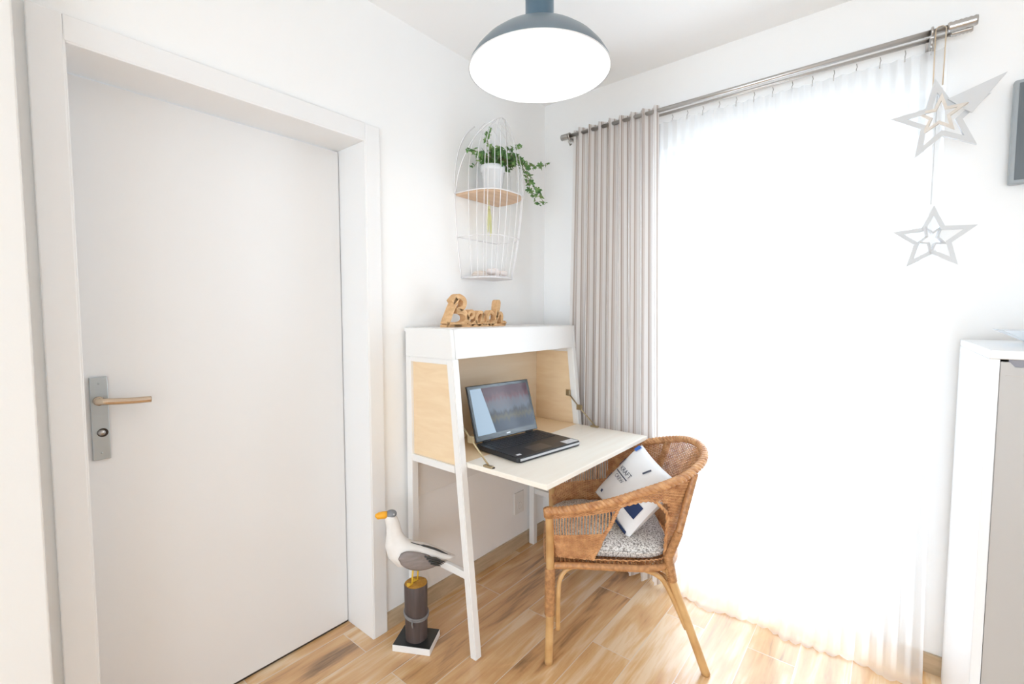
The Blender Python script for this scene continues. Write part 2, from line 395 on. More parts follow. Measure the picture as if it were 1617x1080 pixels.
# ------------------------------------------------------------------ bureau
B0, B1, BH, DZ = -1.034, -.134, 1.271, .745
def xf(z): return .420-(.129)*(z/BH)          # raked front edge
bu = thing('bureau', 'white drop-front bureau with birch interior and open flap against the wall', 'desk', (0, 0, 0))
LW = .034
def leg_front(y):
    b = MB(); vs = []; fs = []
    # tapered raked leg
    z0, z1 = 0, BH-.118
    w0, w1 = .030, .036
    bb = bmesh.new()
    q = [(xf(z0)-w0, y, z0), (xf(z0), y, z0), (xf(z0), y+LW, z0), (xf(z0)-w0, y+LW, z0), (xf(z1)-w1, y, z1), (xf(z1), y, z1), (xf(z1), y+LW, z1), (xf(z1)-w1, y+LW, z1)]
    vv = [bb.verts.new(p) for p in q]
    for f in ((3, 2, 1, 0), (4, 5, 6, 7), (0, 1, 5, 4), (1, 2, 6, 5), (2, 3, 7, 6), (3, 0, 4, 7)): bb.faces.new([vv[i] for i in f])
    bmesh.ops.bevel(bb, geom=bb.edges[:], offset=.003, segments=2, affect='EDGES'); b.bm(bb)
    return b
leg_front(B0).build('leg', WHITE, bu); leg_front(B1-LW).build('leg', WHITE, bu)
MB().box((.018, B0, 0), (.052, B0+LW, 1.153), .003).build('leg', WHITE, bu)
MB().box((.018, B1-LW, 0), (.052, B1, 1.153), .003).build('leg', WHITE, bu)
for y in (B0, B1-LW):
    MB().box((.052, y+.008, .298), (xf(.31)-.026, y+.026, .328), .002).build('stretcher', WHITE, bu)
    b = MB(); b.box((.0, -.006, 0), (.004, .0, .004), 0)
# top box: lidded compartment with raked front
def side_prof(z0, z1, xb=.018): return [(xb, z0), (xf(z0), z0), (xf(z1), z1), (xb, z1)]
MX = Matrix(((1, 0, 0, 0), (0, 0, 1, 0), (0, 1, 0, 0), (0, 0, 0, 1)))   # (x,z,y)->(x,y,z)
zc = BH-.118
b = MB()
b.prism([(xf(zc)-.018, zc), (xf(zc), zc), (xf(BH-.003), BH-.003), (xf(BH-.003)-.018, BH-.003)], B0+.019, B1-.019, MX, bev=.0015)
b.build('top_front', WHITE, bu)
for y in (B0, B1-.018):
    MB().prism(side_prof(zc, BH-.003), y, y+.018, MX, bev=.0015).build('top_side', WHITE, bu)
MB().box((.010, B0+.0005, BH-.016), (xf(BH)-.019, B1-.0005, BH), .002).build('top_board', WHITE, bu)
MB().box((.020, B0+.02, zc+.001), (xf(zc)-.02, B1-.02, zc+.012), .001).build('compartment_floor', BIRCH, bu)
MB().box((.053, B0+.0225, DZ-.013), (.060, B1-.0225, zc-.001), .001).build('back_panel', wood('back_veneer', (.76, .64, .48), (.80, .69, .54), .5, (1, .3, 5), 6), bu)
# upper and lower side rails and veneer side panels
for y in (B0, B1-LW):
    MB().prism([(.05, zc-.022), (xf(zc)-.036, zc-.022), (xf(zc)-.034, zc-.0005), (.05, zc-.0005)], y+.004, y+.03, MX, bev=.0015).build('side_rail', WHITE, bu)
    MB().prism([(.05, DZ-.036), (xf(DZ)-.034, DZ-.036), (xf(DZ)-.036, DZ-.008), (.05, DZ-.008)], y+.002, y+.032, MX, bev=.0015).build('side_rail', WHITE, bu)
    yy = y+.013 if y == B0 else y+.012
    MB().prism([(.051, DZ-.0075), (xf(DZ)-.037, DZ-.0075), (xf(zc)-.038, zc-.0225), (.051, zc-.0225)], yy, yy+.009, MX).build('side_panel', BIRCH, bu)
MB().box((.061, B0+.035, DZ-.014), (xf(DZ)-.010, B1-.033, DZ+.004), .0015).build('desk_shelf', BIRCH, bu)
MB().box((.002, B0+.034, .528), (.0195, B1-.034, DZ-.016), .0015).build('back_rail', WHITE, bu)
MB().box((xf(DZ)-.008, B0+.036, DZ-.014), (.722, B1-.036, DZ+.006), .0025).build('flap', BIRCH_LIT, bu)
# flap stays
def stay(y, nm='flap_stay'):
    b = MB(); s = 1
    p0 = V((.285, y, .912)); p1 = V((.355, y, .842)); p2 = V((.448, y, DZ+.014))
    b.tube([p0, p1, p2], .0035, 8)
    b.box(p0-V((.012, .005, .016)), p0+V((.012, .005, .016)), .002); b.box(p1-V((.016, .004, .014)), p1+V((.016, .004, .014)), .002)
    b.box((.425, y-.008, DZ+.006), (.468, y+.008, DZ+.014), .002)
    b.build(nm, BRASS, bu)
stay(B1-.046); stay(B0+.046)
MB().tube([(.468, B0+.05, DZ+.006), (.468, B0+.05, DZ+.010)], .006, 12).build('screw', DARK, bu)

# ------------------------------------------------------------------ laptop
lp = thing('laptop', 'open black laptop showing a city picture, on the bureau flap', 'laptop', (.405, -.680, DZ+.0065), math.radians(-8))
LX, LY, T = .135, .188, .022
b = MB(); b.prism([(-LX, -LY+.004), (-LX, LY-.004), (-LX+.004, LY), (LX-.012, LY), (LX, LY-.012), (LX, -LY+.012), (LX-.012, -LY), (-LX+.004, -LY)], 0.001, T, bev=.003)
b.build('base', BLACKP, lp)
b = MB()
for r_ in range(6):
    x = -LX+.028+r_*.0185
    nk = 15
    for k in range(nk):
        y = -LY+.022+k*(2*LY-.044)/nk
        b.box((x, y+.0012, T), (x+.0155, y+(2*LY-.044)/nk-.0012, T+.0022), .0006, seg=1)
b.build('keyboard', KEYM, lp)
MB().box((.040, -.075, T-.0004), (.112, .03, T+.0006), .0004).build('touchpad', plain('touchpad_grey', (.06, .055, .05), .3, nscale=50, nstr=.02), lp)
MB().box((.085, .105, T-.0004), (.128, .178, T+.0006), .0003).build('sticker', plain('silver_sticker', (.62, .63, .66), .4, nscale=90, nstr=.02, vary=.2), lp, 'silver sticker')
MB().box((.092, -.168, T-.0004), (.106, -.145, T+.0006), .0003).build('sticker', plain('white_sticker', (.75, .76, .8), .4, nscale=90, nstr=.02), lp, 'small white sticker')
b = MB(); b.box((LX-.002, -LY+.008, .008), (LX+.0008, LY-.008, .017), .0008); b.build('front_trim', SILVER, lp)
b = MB(); b.tube([(-LX+.004, -.15, T+.002), (-LX+.004, -.11, T+.002)], .006, 10); b.build('hinge', BLACKP, lp)
b = MB(); b.tube([(-LX+.004, .11, T+.002), (-LX+.004, .15, T+.002)], .006, 10); b.build('hinge', BLACKP, lp)
LM = Matrix.Translation((-LX+.004, 0, T+.004)) @ Matrix.Rotation(math.radians(-17), 4, 'Y')
LH = .245
b = MB(); b.box((-.007, -LY, 0), (0, LY, LH), .003, LM); lid = b.build('lid', BLACKP, lp)
b = MB(); b.box((0, -LY+.004, .004), (.0012, LY-.004, LH-.004), .0005, LM); b.build('bezel', plain('bezel_gloss', (.03, .045, .055), .16, spec=.9, nscale=100, nstr=.02), lid)
vs = [LM @ V((.0016, y, z)) for y, z in ((-LY+.016, .026), (LY-.016, .026), (LY-.016, LH-.016), (-LY+.016, LH-.016))]
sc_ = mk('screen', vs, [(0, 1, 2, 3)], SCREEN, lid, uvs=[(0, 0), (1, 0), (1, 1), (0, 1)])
b = MB(); b.box((.0014, -.01, .011), (.0018, .012, .017), 0, LM); b.build('logo', SILVER, lid)

# ------------------------------------------------------------------ carved word on the bureau
wd = MB()
def stroke(pts, r, dy=0):
    P = catmull([(0.12+dx, y, BH+z) for (y, z, dx) in [(a[0], a[1], a[2] if len(a) > 2 else 0) for a in pts]], 7)
    b = P
    # ribbon with depth: rectangular, slightly irregular section
    k = len(P); vs = []; fs = []
    for i, p in enumerate(P):
        t = (P[min(i+1, k-1)]-P[max(i-1, 0)]); t.x = 0; t.normalize(); nn = V((0, -t.z, t.y))
        w = r*(1+.16*noise.noise(p*40)); d = .017
        for sx, sn in ((-1, -1), (1, -1), (1, 1), (-1, 1)): vs.append(p+V((sx*d, 0, 0))+nn*(w*sn))
    for i in range(k-1):
        for j in range(4): fs.append((i*4+j, i*4+(j+1) % 4, (i+1)*4+(j+1) % 4, (i+1)*4+j))
    fs.append((3, 2, 1, 0)); fs.append(tuple(range((k-1)*4, k*4)))
    wd.add(vs, fs, 0, False)
o = -.925
stroke([(o+.02, .012), (o+.05, .07), (o+.085, .128)], .011)                                    # B stem
stroke([(o+.055, .108), (o+.09, .134), (o+.125, .118), (o+.12, .088), (o+.08, .072)], .011)    # upper bowl
stroke([(o+.08, .072), (o+.128, .062), (o+.138, .030), (o+.105, .012), (o+.02, .012)], .011)   # lower bowl
stroke([(o+.150, .038), (o+.178, .044), (o+.183, .062), (o+.166, .071), (o+.149, .052), (o+.150, .024), (o+.170, .011), (o+.205, .024)], .0072)  # e
stroke([(o+.245, .062), (o+.222, .066), (o+.203, .044), (o+.207, .015), (o+.228, .014), (o+.25, .06)], .0072)      # a
stroke([(o+.25, .062), (o+.246, .02), (o+.262, .012), (o+.275, .028)], .0072)
stroke([(o+.318, .058), (o+.300, .068), (o+.281, .046), (o+.284, .016), (o+.305, .010), (o+.33, .026)], .0072)     # c
stroke([(o+.335, .012), (o+.343, .06), (o+.352, .115), (o+.362, .112), (o+.354, .07), (o+.342, .04)], .0072)       # h
stroke([(o+.342, .03), (o+.362, .062), (o+.380, .055), (o+.380, .02), (o+.398, .011), (o+.41, .02)], .0072)
stroke([(o+.01, .006), (o+.12, .006), (o+.25, .006), (o+.405, .006)], .006)
tag(wd.build('carved_word', DRIFT), 'carved light brown wooden word in script letters, standing on top of the bureau', 'decoration')

# ------------------------------------------------------------------ wire wall shelf with pot
SH = thing('wire_wall_shelf', 'white wire cage wall shelf with wooden board, hung above the bureau', 'shelf', (0, -.57, 1.5))
def ring(z, hw, dp, n=28, e=3.2):
    P = []
    for i in range(n+1):
        a = PI*i/n; c, s = math.cos(a), math.sin(a)
        P.append(V((dp*abs(s)**(2/e), -hw*math.copysign(abs(c)**(2/e), c), z)))
    return P
prof = [(0, .115, .175), (.19, .142, .205), (.39, .155, .225), (.50, .15, .225), (.60, .125, .21), (.68, .08, .195), (.735, .02, .175)]
def lerp_prof(z):
    for (a, b_) in zip(prof, prof[1:]):
        if a[0] <= z <= b_[0]:
            t = (z-a[0])/(b_[0]-a[0]); return a[1]+(b_[1]-a[1])*t, a[2]+(b_[2]-a[2])*t
    return prof[-1][1:]
NW = 15
for i in range(NW+1):
    idx = round(28*i/NW)
    pts = [ring(z, hw, dp)[idx] for z, hw, dp in prof]
    MB().tube(catmull(pts, 5), .0016 if 0 < i < NW else .0032, 6).build('wire', WIREM, SH)
b = MB(); b.tube(ring(0, .115, .175), .003, 6); b.tube([(0, -.115, 0), (0, .115, 0)], .003, 6); b.build('bottom_ring', WIREM, SH)
b = MB(); b.tube(ring(.19, .142, .205), .002, 6); b.tube([(.002, -.142, .19), (.002, .142, .19)], .002, 6); b.build('middle_ring', WIREM, SH)
b = MB(); b.tube(ring(.39, .157, .227), .003, 6); b.build('shelf_ring', WIREM, SH)
b = MB(); b.tube(catmull([(.003, -.155, .39), (.04, -.15, .52), (.10, -.10, .66), (.175, -.015, .735), (.10, .10, .66), (.04, .15, .52), (.003, .155, .39)], 6), .003, 6); b.build('hoop', WIREM, SH)
R_ = ring(0, .150, .215, 40)
MB().prism([(p.x+.002, p.y) for p in R_], .380, .394, bev=.002).build('shelf_board', SHELFW, SH)
R_ = ring(0, .110, .168, 30)
MB().prism([(p.x+.002, p.y) for p in R_], -.002, .008, bev=.002).build('shelf_tray', plain('white_tray', (.75, .72, .72), .5, nscale=30, nstr=.05), SH)
# things in the lower tray
def shell(x, y, s, rz, label):
    b = MB(); P = []; R = []
    for i in range(26):
        t = i/25; a = t*4.5*PI; rad = .030*s*(1-t)
        P.append(V((math.cos(a)*rad*.6, math.sin(a)*rad*.6, .020*s+.030*s*t*.6))); R.append(.020*s*(1-t)+.002)
    b.tube(P, R, 12); o_ = b.build('seashell', SHELL)
    o_.location = (x, y, 1.509); o_.rotation_euler = (0, 0, rz); tag(o_, label, 'seashell', 'pale ornaments in the wire shelf tray'); return o_
shell(.085, -.560, 1.0, .3, 'pale rounded shell in the wire shelf tray, nearer the door')
shell(.10, -.490, .8, 2, 'pale rounded shell in the wire shelf tray, nearer the window')
b = MB()
for k in range(3): b.tube([(.0+(.038-.006*k)*math.cos(a*PI/12), (.038-.006*k)*math.sin(a*PI/12), .005+.007*k) for a in range(24)], .0045, 8, closed=True)
o_ = b.build('rope_coil', plain('pale_rope', (.70, .62, .56), .9, nscale=150, nstr=.4)); o_.location = (.075, -.635, 1.509)
tag(o_, 'small coil of pale rope at the left end of the wire shelf tray', 'rope')
# pale yellow tassel hanging under the board
b = MB()
for k in range(7):
    a = k*.9; rx = .008*math.cos(a); ry = .010*math.sin(a)
    b.tube([(rx*.3, ry*.3, 0), (rx, ry, -.05), (rx*1.3, ry*1.3, -.12-.01*(k % 3))], [.002, .004, .002], 6)
b.tube([(0, 0, .034), (0, 0, -.01)], .0015, 5); b.tube([(0, 0, -.012), (0, 0, .002)], .006, 8)
o_ = b.build('hanging_tassel', YELRIB); o_.location = (.08, -.575, 1.845); tag(o_, 'pale yellow tassel hanging beneath the wooden board of the wire shelf', 'tassel')

pt = thing('potted_ivy', 'green trailing ivy in a white pot on the wire wall shelf', 'plant', (.105, -.575, 1.8945))
MB().lathe([(.0, 0), (.042, 0), (.045, .004), (.052, .104), (.058, .106), (.060, .132), (.057, .134), (.054, .128), (.051, .112), (.0, .110)], 40).build('pot', POTM, pt)
MB().lathe([(.0, .120), (.03, .122), (.0515, .116)], 24).build('soil', SOIL, pt)
O = V((.105, -.575, 1.8945))
vines = [
 [(.12, -.57, 2.03), (.16, -.51, 2.075), (.18, -.44, 2.06), (.18, -.385, 2.015), (.175, -.336, 1.975), (.17, -.281, 1.94), (.165, -.235, 1.905)],
 [(.13, -.56, 2.03), (.17, -.48, 2.06), (.18, -.41, 2.02), (.16, -.36, 1.97), (.15, -.31, 1.93), (.15, -.27, 1.90)],
 [(.12, -.56, 2.03), (.16, -.47, 2.075), (.16, -.40, 2.076), (.16, -.347, 2.077), (.16, -.271, 2.095), (.16, -.20, 2.118)],
 [(.10, -.58, 2.03), (.10, -.60, 2.12), (.10, -.61, 2.165), (.10, -.577, 2.195)],
 [(.12, -.56, 2.03), (.12, -.50, 2.11), (.12, -.44, 2.15), (.12, -.38, 2.17)],
 [(.10, -.60, 2.03), (.10, -.66, 2.06), (.10, -.70, 2.075), (.10, -.725, 2.06)],
 [(.12, -.61, 2.03), (.14, -.66, 2.05), (.13, -.70, 2.02), (.12, -.72, 1.99)],
 [(.14, -.59, 2.03), (.19, -.62, 2.06), (.21, -.64, 2.05)],
 [(.14, -.56, 2.03), (.19, -.53, 2.08), (.21, -.50, 2.06), (.21, -.47, 2.03)],
]
sb = MB(); lb = MB()
def ivy(c, up_, nrm, s):
    nrm = nrm.normalized(); up_ = (up_-nrm*up_.dot(nrm)).normalized(); w = up_.cross(nrm)
    out = [(0, -.1), (.28, -.42), (.55, -.30), (.42, -.02), (.72, .22), (.34, .32), (.0, .95), (-.34, .32), (-.72, .22), (-.42, -.02), (-.55, -.30), (-.28, -.42)]
    vs = [c+nrm*s*.12] + [c+w*x*s+up_*y*s+nrm*s*(-.25*abs(x)) for x, y in out]
    lb.add(vs, [(0, i+1, (i+1) % 12+1) for i in range(12)], 0, True)
rnd = random.Random(3)
for vi, vpts in enumerate(vines):
    P = catmull([V(p)-O for p in vpts], 8); sb.tube(P, [.0018*(1-.5*i/len(P)) for i in range(len(P))], 6)
    L_ = sum((P[i+1]-P[i]).length for i in range(len(P)-1)); n = int(L_/.0165)
    for k in range(2, n+1):
        p = P[min(len(P)-1, int(k/n*(len(P)-1)))]
        off = V((rnd.uniform(-1, 1), rnd.uniform(-1, 1), rnd.uniform(-.6, 1)))*.013
        d = V((rnd.uniform(.1, 1), rnd.uniform(-1, .6), rnd.uniform(-.2, 1)))
        sz = rnd.uniform(.017, .025)*(1.1 if k < n-1 else .8)
        ivy(p+off, V((rnd.uniform(-.6, .6), rnd.uniform(-1, 1), rnd.uniform(-1, .5))), d, sz)
        sb.tube([p, p+off], .0008, 4)
for k in range(150):
    a = rnd.uniform(0, 2*PI); rr = rnd.uniform(.01, .10); zz = .145+rnd.uniform(-.02, .075)*(1-rr*5)+rnd.uniform(-.01, .03)
    p = V((rr*math.cos(a)*.8+.02, rr*math.sin(a)*1.15+.015, zz))
    if p.length < .05: continue
    ivy(p, V((rnd.uniform(-.6, .6), rnd.uniform(-1, 1), rnd.uniform(-1, .6))), V((rnd.uniform(.1, 1), rnd.uniform(-1, .5), rnd.uniform(0, 1))), rnd.uniform(.018, .028))
    sb.tube([V((p.x*.3, p.y*.3, .13)), p*V((.8, .8, 1)) if False else V((p.x*.8, p.y*.8, p.z*.97)), p], .0009, 4)
sb.build('stems', STEM, pt); lb.build('leaves', LEAF, pt)

# ------------------------------------------------------------------ pendant lamp
LC = V((.722, -1.050, 2.083)); LR = .219
pl = thing('pendant_lamp', 'grey metal pendant lamp with white inside, lit, hanging from the ceiling', 'lamp', LC)
outer = [(.219, 0), (.2165, .012), (.203, .034), (.180, .060), (.150, .084), (.118, .103), (.086, .118), (.062, .127), (.051, .132)]
b = MB(); b.lathe(outer, 64); b.build('lamp_shade', LAMPG, pl)
b = MB(); b.lathe([(.217, .0005)]+[(r-.003, z-.002) for r, z in outer[1:]]+[(.01, .128)], 64); b.lathe([(.219, 0), (.2195, .002), (.217, .003), (.217, 0)], 64); b.build('shade_lining', LAMPW, pl, 'white inner side of the shade')
b = MB(); b.lathe([(.053, .128), (.051, .136), (.044, .165), (.044, .250), (.044, .285), (.040, .300), (.012, .306), (.0, .306)], 40); b.build('lamp_neck', plain('dark_blue_grey_enamel', (.08, .14, .19), .32, nscale=20, nstr=.04), pl)
b = MB(); b.tube([(0, 0, .30), (0, 0, CH-LC.z-.03)], .0035, 8); b.build('cord', LAMPW, pl)
b = MB(); b.lathe([(.0, CH-LC.z-.045), (.03, CH-LC.z-.043), (.05, CH-LC.z-.02), (.052, CH-LC.z-.0005)], 32); b.build('ceiling_rose', LAMPG, pl)
b = MB(); b.lathe([(.0, .030), (.02, .033), (.034, .045), (.040, .062), (.037, .080), (.026, .096), (.017, .108), (.016, .115)], 28); b.build('bulb', BULB, pl)
b = MB(); b.tube([(0, 0, .112), (0, 0, .127)], .022, 20); b.build('lamp_socket', LAMPW, pl)

# ------------------------------------------------------------------ curtain rods, drape, sheer, stars
rd = thing('curtain_rod', 'brushed metal double curtain rod mounted above the balcony window', 'curtain rod', (0, 0, 2.277))
b = MB(); b.tube([(.215, -.105, 0), (1.735, -.105, 0)], .0095, 16); b.build('rod', ROD, rd)
b = MB(); b.tube([(.245, -.055, -.002), (1.735, -.055, -.002)], .0065, 14); b.build('rod', ROD, rd)
def cap(x0, x1, y, r):
    b = MB(); P = []; n = 12
    for i in range(n+1):
        x = x0+(x1-x0)*i/n; P.append((r if i % 2 else r*.86, x))
    M = Matrix.Translation((0, y, 0)) @ Matrix.Rotation(PI/2, 4, 'Y')
    b.lathe([(0, x0)]+P+[(0, x1)], 24, M=M); b.build('end_cap', ROD, rd)
cap(.185, .228, -.105, .016); cap(1.71, 1.782, -.105, .0165); cap(.205, .245, -.055, .012); cap(1.72, 1.775, -.055, .012)
for x in (.236, 1.672):
    b = MB(); b.box((x-.006, -.112, -.022), (x+.006, -.002, -.010), .002); b.box((x-.014, -.006, -.05), (x+.014, -.0005, .03), .002)
    b.tube([(x, -.105+.014*math.cos(a*PI/8), .0+.014*math.sin(a*PI/8)) for a in range(16)], .004, 8, closed=True)
    b.tube([(x, -.055+.010*math.cos(a*PI/8), -.002+.010*math.sin(a*PI/8)) for a in range(16)], .0035, 8, closed=True)
    b.tube([(x, -.105, -.014), (x, -.112, -.035), (x, -.10, -.047), (x, -.088, -.038)], .004, 8)
    b.build('rod_bracket', ROD, rd)

def curtain(name, mat, x0, x1, yc, amp, waves, ztop, zbot, nz, seed, label, hem=None, per=14, harm=.3, spread=0):
    rn = random.Random(seed); n = waves*per; ph = [rn.uniform(0, 6.28) for _ in range(6)]
    vs = []; uv = []; fs = []
    for k in range(nz+1):
        t = k/nz; z = ztop+(zbot-ztop)*t
        row = []
        for i in range(n+1):
            s = i/n
            warp = .35*math.sin(2*PI*s*2.3+ph[0]+t*1.2)+.2*math.sin(2*PI*s*4.1+ph[1]-t)
            th = 2*PI*s*waves+warp*t*1.3
            a = amp*(1+.35*math.sin(2*PI*s*1.7+ph[2])*t+.2*t)
            y = yc+a*math.sin(th)+a*harm*t*math.sin(2*th+ph[3])
            x = x0+(x1-x0)*s+amp*.35*math.sin(2*th)*.6+spread*t*(s-.3)
            zz = z
            if hem: x, y, zz = hem(s, t, x, y, z, th)
            row.append(V((x, y, zz)))
        vs += row
    L_ = [0]
    for i in range(n): L_.append(L_[-1]+(vs[i+1].xy-vs[i].xy).length)
    for k in range(nz+1):
        for i in range(n+1): uv.append((L_[i], k/nz*(ztop-zbot)))
    for k in range(nz):
        for i in range(n): a = k*(n+1)+i; fs.append((a, a+1, a+n+2, a+n+1))
    o = mk(name, vs, fs, mat, None, True, uv)
    return o
dp = curtain('curtain', DRAPE, .262, .725, -.105, .024, 8, 2.300, .012, 40, 5, '', per=18, spread=.07)
tag(dp, 'beige and white striped curtain gathered at the left end of the rod', 'curtain')
def hem(s, t, x, y, z, th):
    # lower end flares into the room and lies on the floor
    z0 = z
    f = max(0, (t-.75)/.25)
    e_ = min(1, max(0, (s-.08)/.14)); e_ = e_*e_*(3-2*e_)
    y -= f*f*.055*e_
    if z < .0:
        d = -z; w = .35+.65*(.5+.5*math.sin(2*PI*s*3.2+1.0))*(1+.4*math.sin(2*PI*s*7))
        y -= d*w*(.12+.88*e_); z = .004+.007*(.5+.5*math.sin(2*PI*s*13))*min(1, d*12)
    return x, y, z
sh_ = curtain('sheer_curtain', SHEER, .66, 1.715, -.056, .0065, 26, 2.235, -.045, 70, 9, '', hem=hem, per=10, harm=.25, spread=.03)
tag(sh_, 'white sheer curtain covering the bright balcony window down to the floor', 'curtain')
for i in range(15):
    x = .70+i*.0695
    b = MB(); b.tube([(x, -.055, 2.263), (x+.002, -.049, 2.253), (x, -.056, 2.243), (x, -.058, 2.222)], .0016, 6)
    ho = b.build('curtain_hook', ROD, None); ho.parent = sh_

def starpts(R, r, rot=0, n=5):
    return [((R if i % 2 == 0 else r)*math.sin(rot+PI*i/n), (R if i % 2 == 0 else r)*math.cos(rot+PI*i/n)) for i in range(2*n)]
def star_ring(b, R, r, w, d, M, rot=0, mi=0):
    o = starpts(R, r, rot); k = 1-w
    inn = [(x*k, y*k) for x, y in o]; n = 10; vs = []
    for z in (-d/2, d/2):
        vs += [M @ V((x, z, y)) for x, y in o]; vs += [M @ V((x, z, y)) for x, y in inn]
    fs = []
    for i in range(n):
        j = (i+1) % n
        fs += [(i, j, n+j, n+i), (2*n+i, 3*n+i, 3*n+j, 2*n+j), (i, 2*n+i, 2*n+j, j), (n+i, n+j, 3*n+j, 3*n+i)]
    b.add(vs, fs, mi)
RXs = 1.692
rb = MB()
rb.tube([(RXs-.012, -.118, 2.275), (RXs-.012, -.120, 2.06)], .0018, 6); rb.tube([(RXs+.014, -.118, 2.275), (RXs+.012, -.120, 2.09)], .0018, 6)
rb.tube([(RXs-.012, -.118, 2.275), (RXs-.006, -.105, 2.289), (RXs+.006, -.105, 2.289), (RXs+.014, -.118, 2.275)], .0018, 6)
st = thing('hanging_stars', 'garland of hollow white stars hanging on a beige ribbon from the rod end', 'decoration', (0, 0, 0))
rb.build('ribbon', RIBBON, st, 'beige ribbon')
b = MB(); b.tube([(RXs, -.12, 2.06), (RXs-.002, -.12, 1.70)], .0012, 6); b.build('string', PAPERW, st)
def part_star(name, R, r, w, d, c, M, rot, mat):
    b = MB(); star_ring(b, R, r, w, d, Matrix.Translation(c) @ M, rot); b.build(name, mat, st)
Ry = Matrix.Rotation
part_star('large_star', .112, .050, .30, .010, (1.699, -.125, 1.582), Ry(math.radians(-3), 4, 'Z'), 0, PAPERW)
part_star('small_star', .052, .022, .28, .008, (1.697, -.13, 1.583), Ry(math.radians(40), 4, 'Z') @ Ry(math.radians(20), 4, 'Y'), .3, PAPERW)
part_star('large_star', .135, .056, .34, .010, (1.702, -.13, 1.975), Ry(math.radians(12), 4, 'Z'), -.14, PAPERW)
b = MB()
pp = [(.015, .060), (.150, .105), (.075, .0)]
b.prism([(1.702+x, 1.975+y) for x, y in pp], -.137, -.131, MX, bev=.001); b.build('star_ray', PAPERW, st)
part_star('small_star', .070, .028, .36, .010, (1.700, -.145, 1.985), Ry(math.radians(-10), 4, 'Z'), .05, BEIGEW)

# ------------------------------------------------------------------ seagull figure
ang = math.atan2(-.835, -.55)
gu = thing('seagull_figure', 'painted wooden seagull with orange beak, standing on a dark post beside the bureau leg', 'decoration', (.165, -1.112, 0), ang)
# local +X = heading
MBq = MB(); Mb = Matrix.Rotation(math.radians(29)-ang, 4, 'Z')
MBq.box((-.078, -.060, 0), (.078, .060, .026), .002, Mb); MBq.build('base', WHITE, gu)
MB().box((-.076, -.058, .0262), (.076, .058, .0285), .0005, Mb).build('base_top', BLACKG, gu, 'black top face')
def wob(P, n=36):
    b = MB(); vs = []; fs = []
    for (r, z) in P:
        for j in range(n):
            a = 2*PI*j/n; q = r*(1+.02*math.sin(5*a+z*9)); vs.append((q*math.cos(a), q*math.sin(a), z))
    for i in range(len(P)-1):
        for j in range(n): fs.append((i*n+j, i*n+(j+1) % n, (i+1)*n+(j+1) % n, (i+1)*n+j))
    b.add(vs, fs, 0, True); return b
wob([(.043, .0285), (.044, .10), (.0455, .18), (.046, .250), (.044, .254)]).build('post', POSTB, gu)
wob([(.044, .2535), (.030, .2545), (.012, .255), (.0, .255)]).build('post_top', POSTTOP, gu, 'orange-brown cut end')
b = MB()
for dz in (0, .007): b.tube([(.047*math.cos(a*PI/16), .047*math.sin(a*PI/16), .128+dz+.010*math.cos(a*PI/16+1)) for a in range(32)], .0036, 8, closed=True)
b.tube([(.02, .046, .13), (.022, .05, .115), (.018, .05, .10)], .003, 6)
b.build('rope', ROPEG, gu)
for s in (-1, 1):
    b = MB(); dx = .012*s
    b.tube([(.004+dx, s*.013, .258), (.003+dx, s*.012, .285), (-.002+dx, s*.012, .335)], .0034, 8)
    for a in (-.5, 0, .5): b.tube([(.004+dx, s*.013, .258), (.004+dx+.022*math.cos(a), s*.013+.022*math.sin(a), .2575)], .0026, 6)
    b.build('leg', YELLEG, gu)
# body: one continuous loft from tail to crown
secs = [  # x, z centre, half width, half height
 (-.158, .338, .010, .004), (-.135, .343, .020, .009), (-.105, .352, .030, .018), (-.07, .358, .040, .033), (-.03, .367, .048, .043), (.012, .373, .050, .050),
 (.045, .383, .047, .055), (.066, .405, .038, .050), (.078, .435, .028, .042), (.082, .470, .021, .030), (.086, .505, .0205, .026), (.092, .528, .021, .024), (.098, .543, .019, .019), (.104, .556, .010, .008)]
tang = [0, .2, .25, .2, .15, .15, .5, .9, 1.25, 1.45, 1.45, 1.35, 1.2, 1.1]
vs = []; fs = []; n = 24
for (x, z, w, h), ta in zip(secs, tang):
    for j in range(n):
        a = 2*PI*j/n
        u_ = h*math.sin(a)
        vs.append(V((x-math.sin(ta)*u_, w*math.cos(a), z+math.cos(ta)*u_)))
for i in range(len(secs)-1):
    for j in range(n): fs.append((i*n+j, i*n+(j+1) % n, (i+1)*n+(j+1) % n, (i+1)*n+j))
fs.append(tuple(range(n))[::-1]); fs.append(tuple(range((len(secs)-1)*n, len(secs)*n)))
body = MB(); body.add(vs, fs, 0, True); body.build('body', FEATHW, gu)
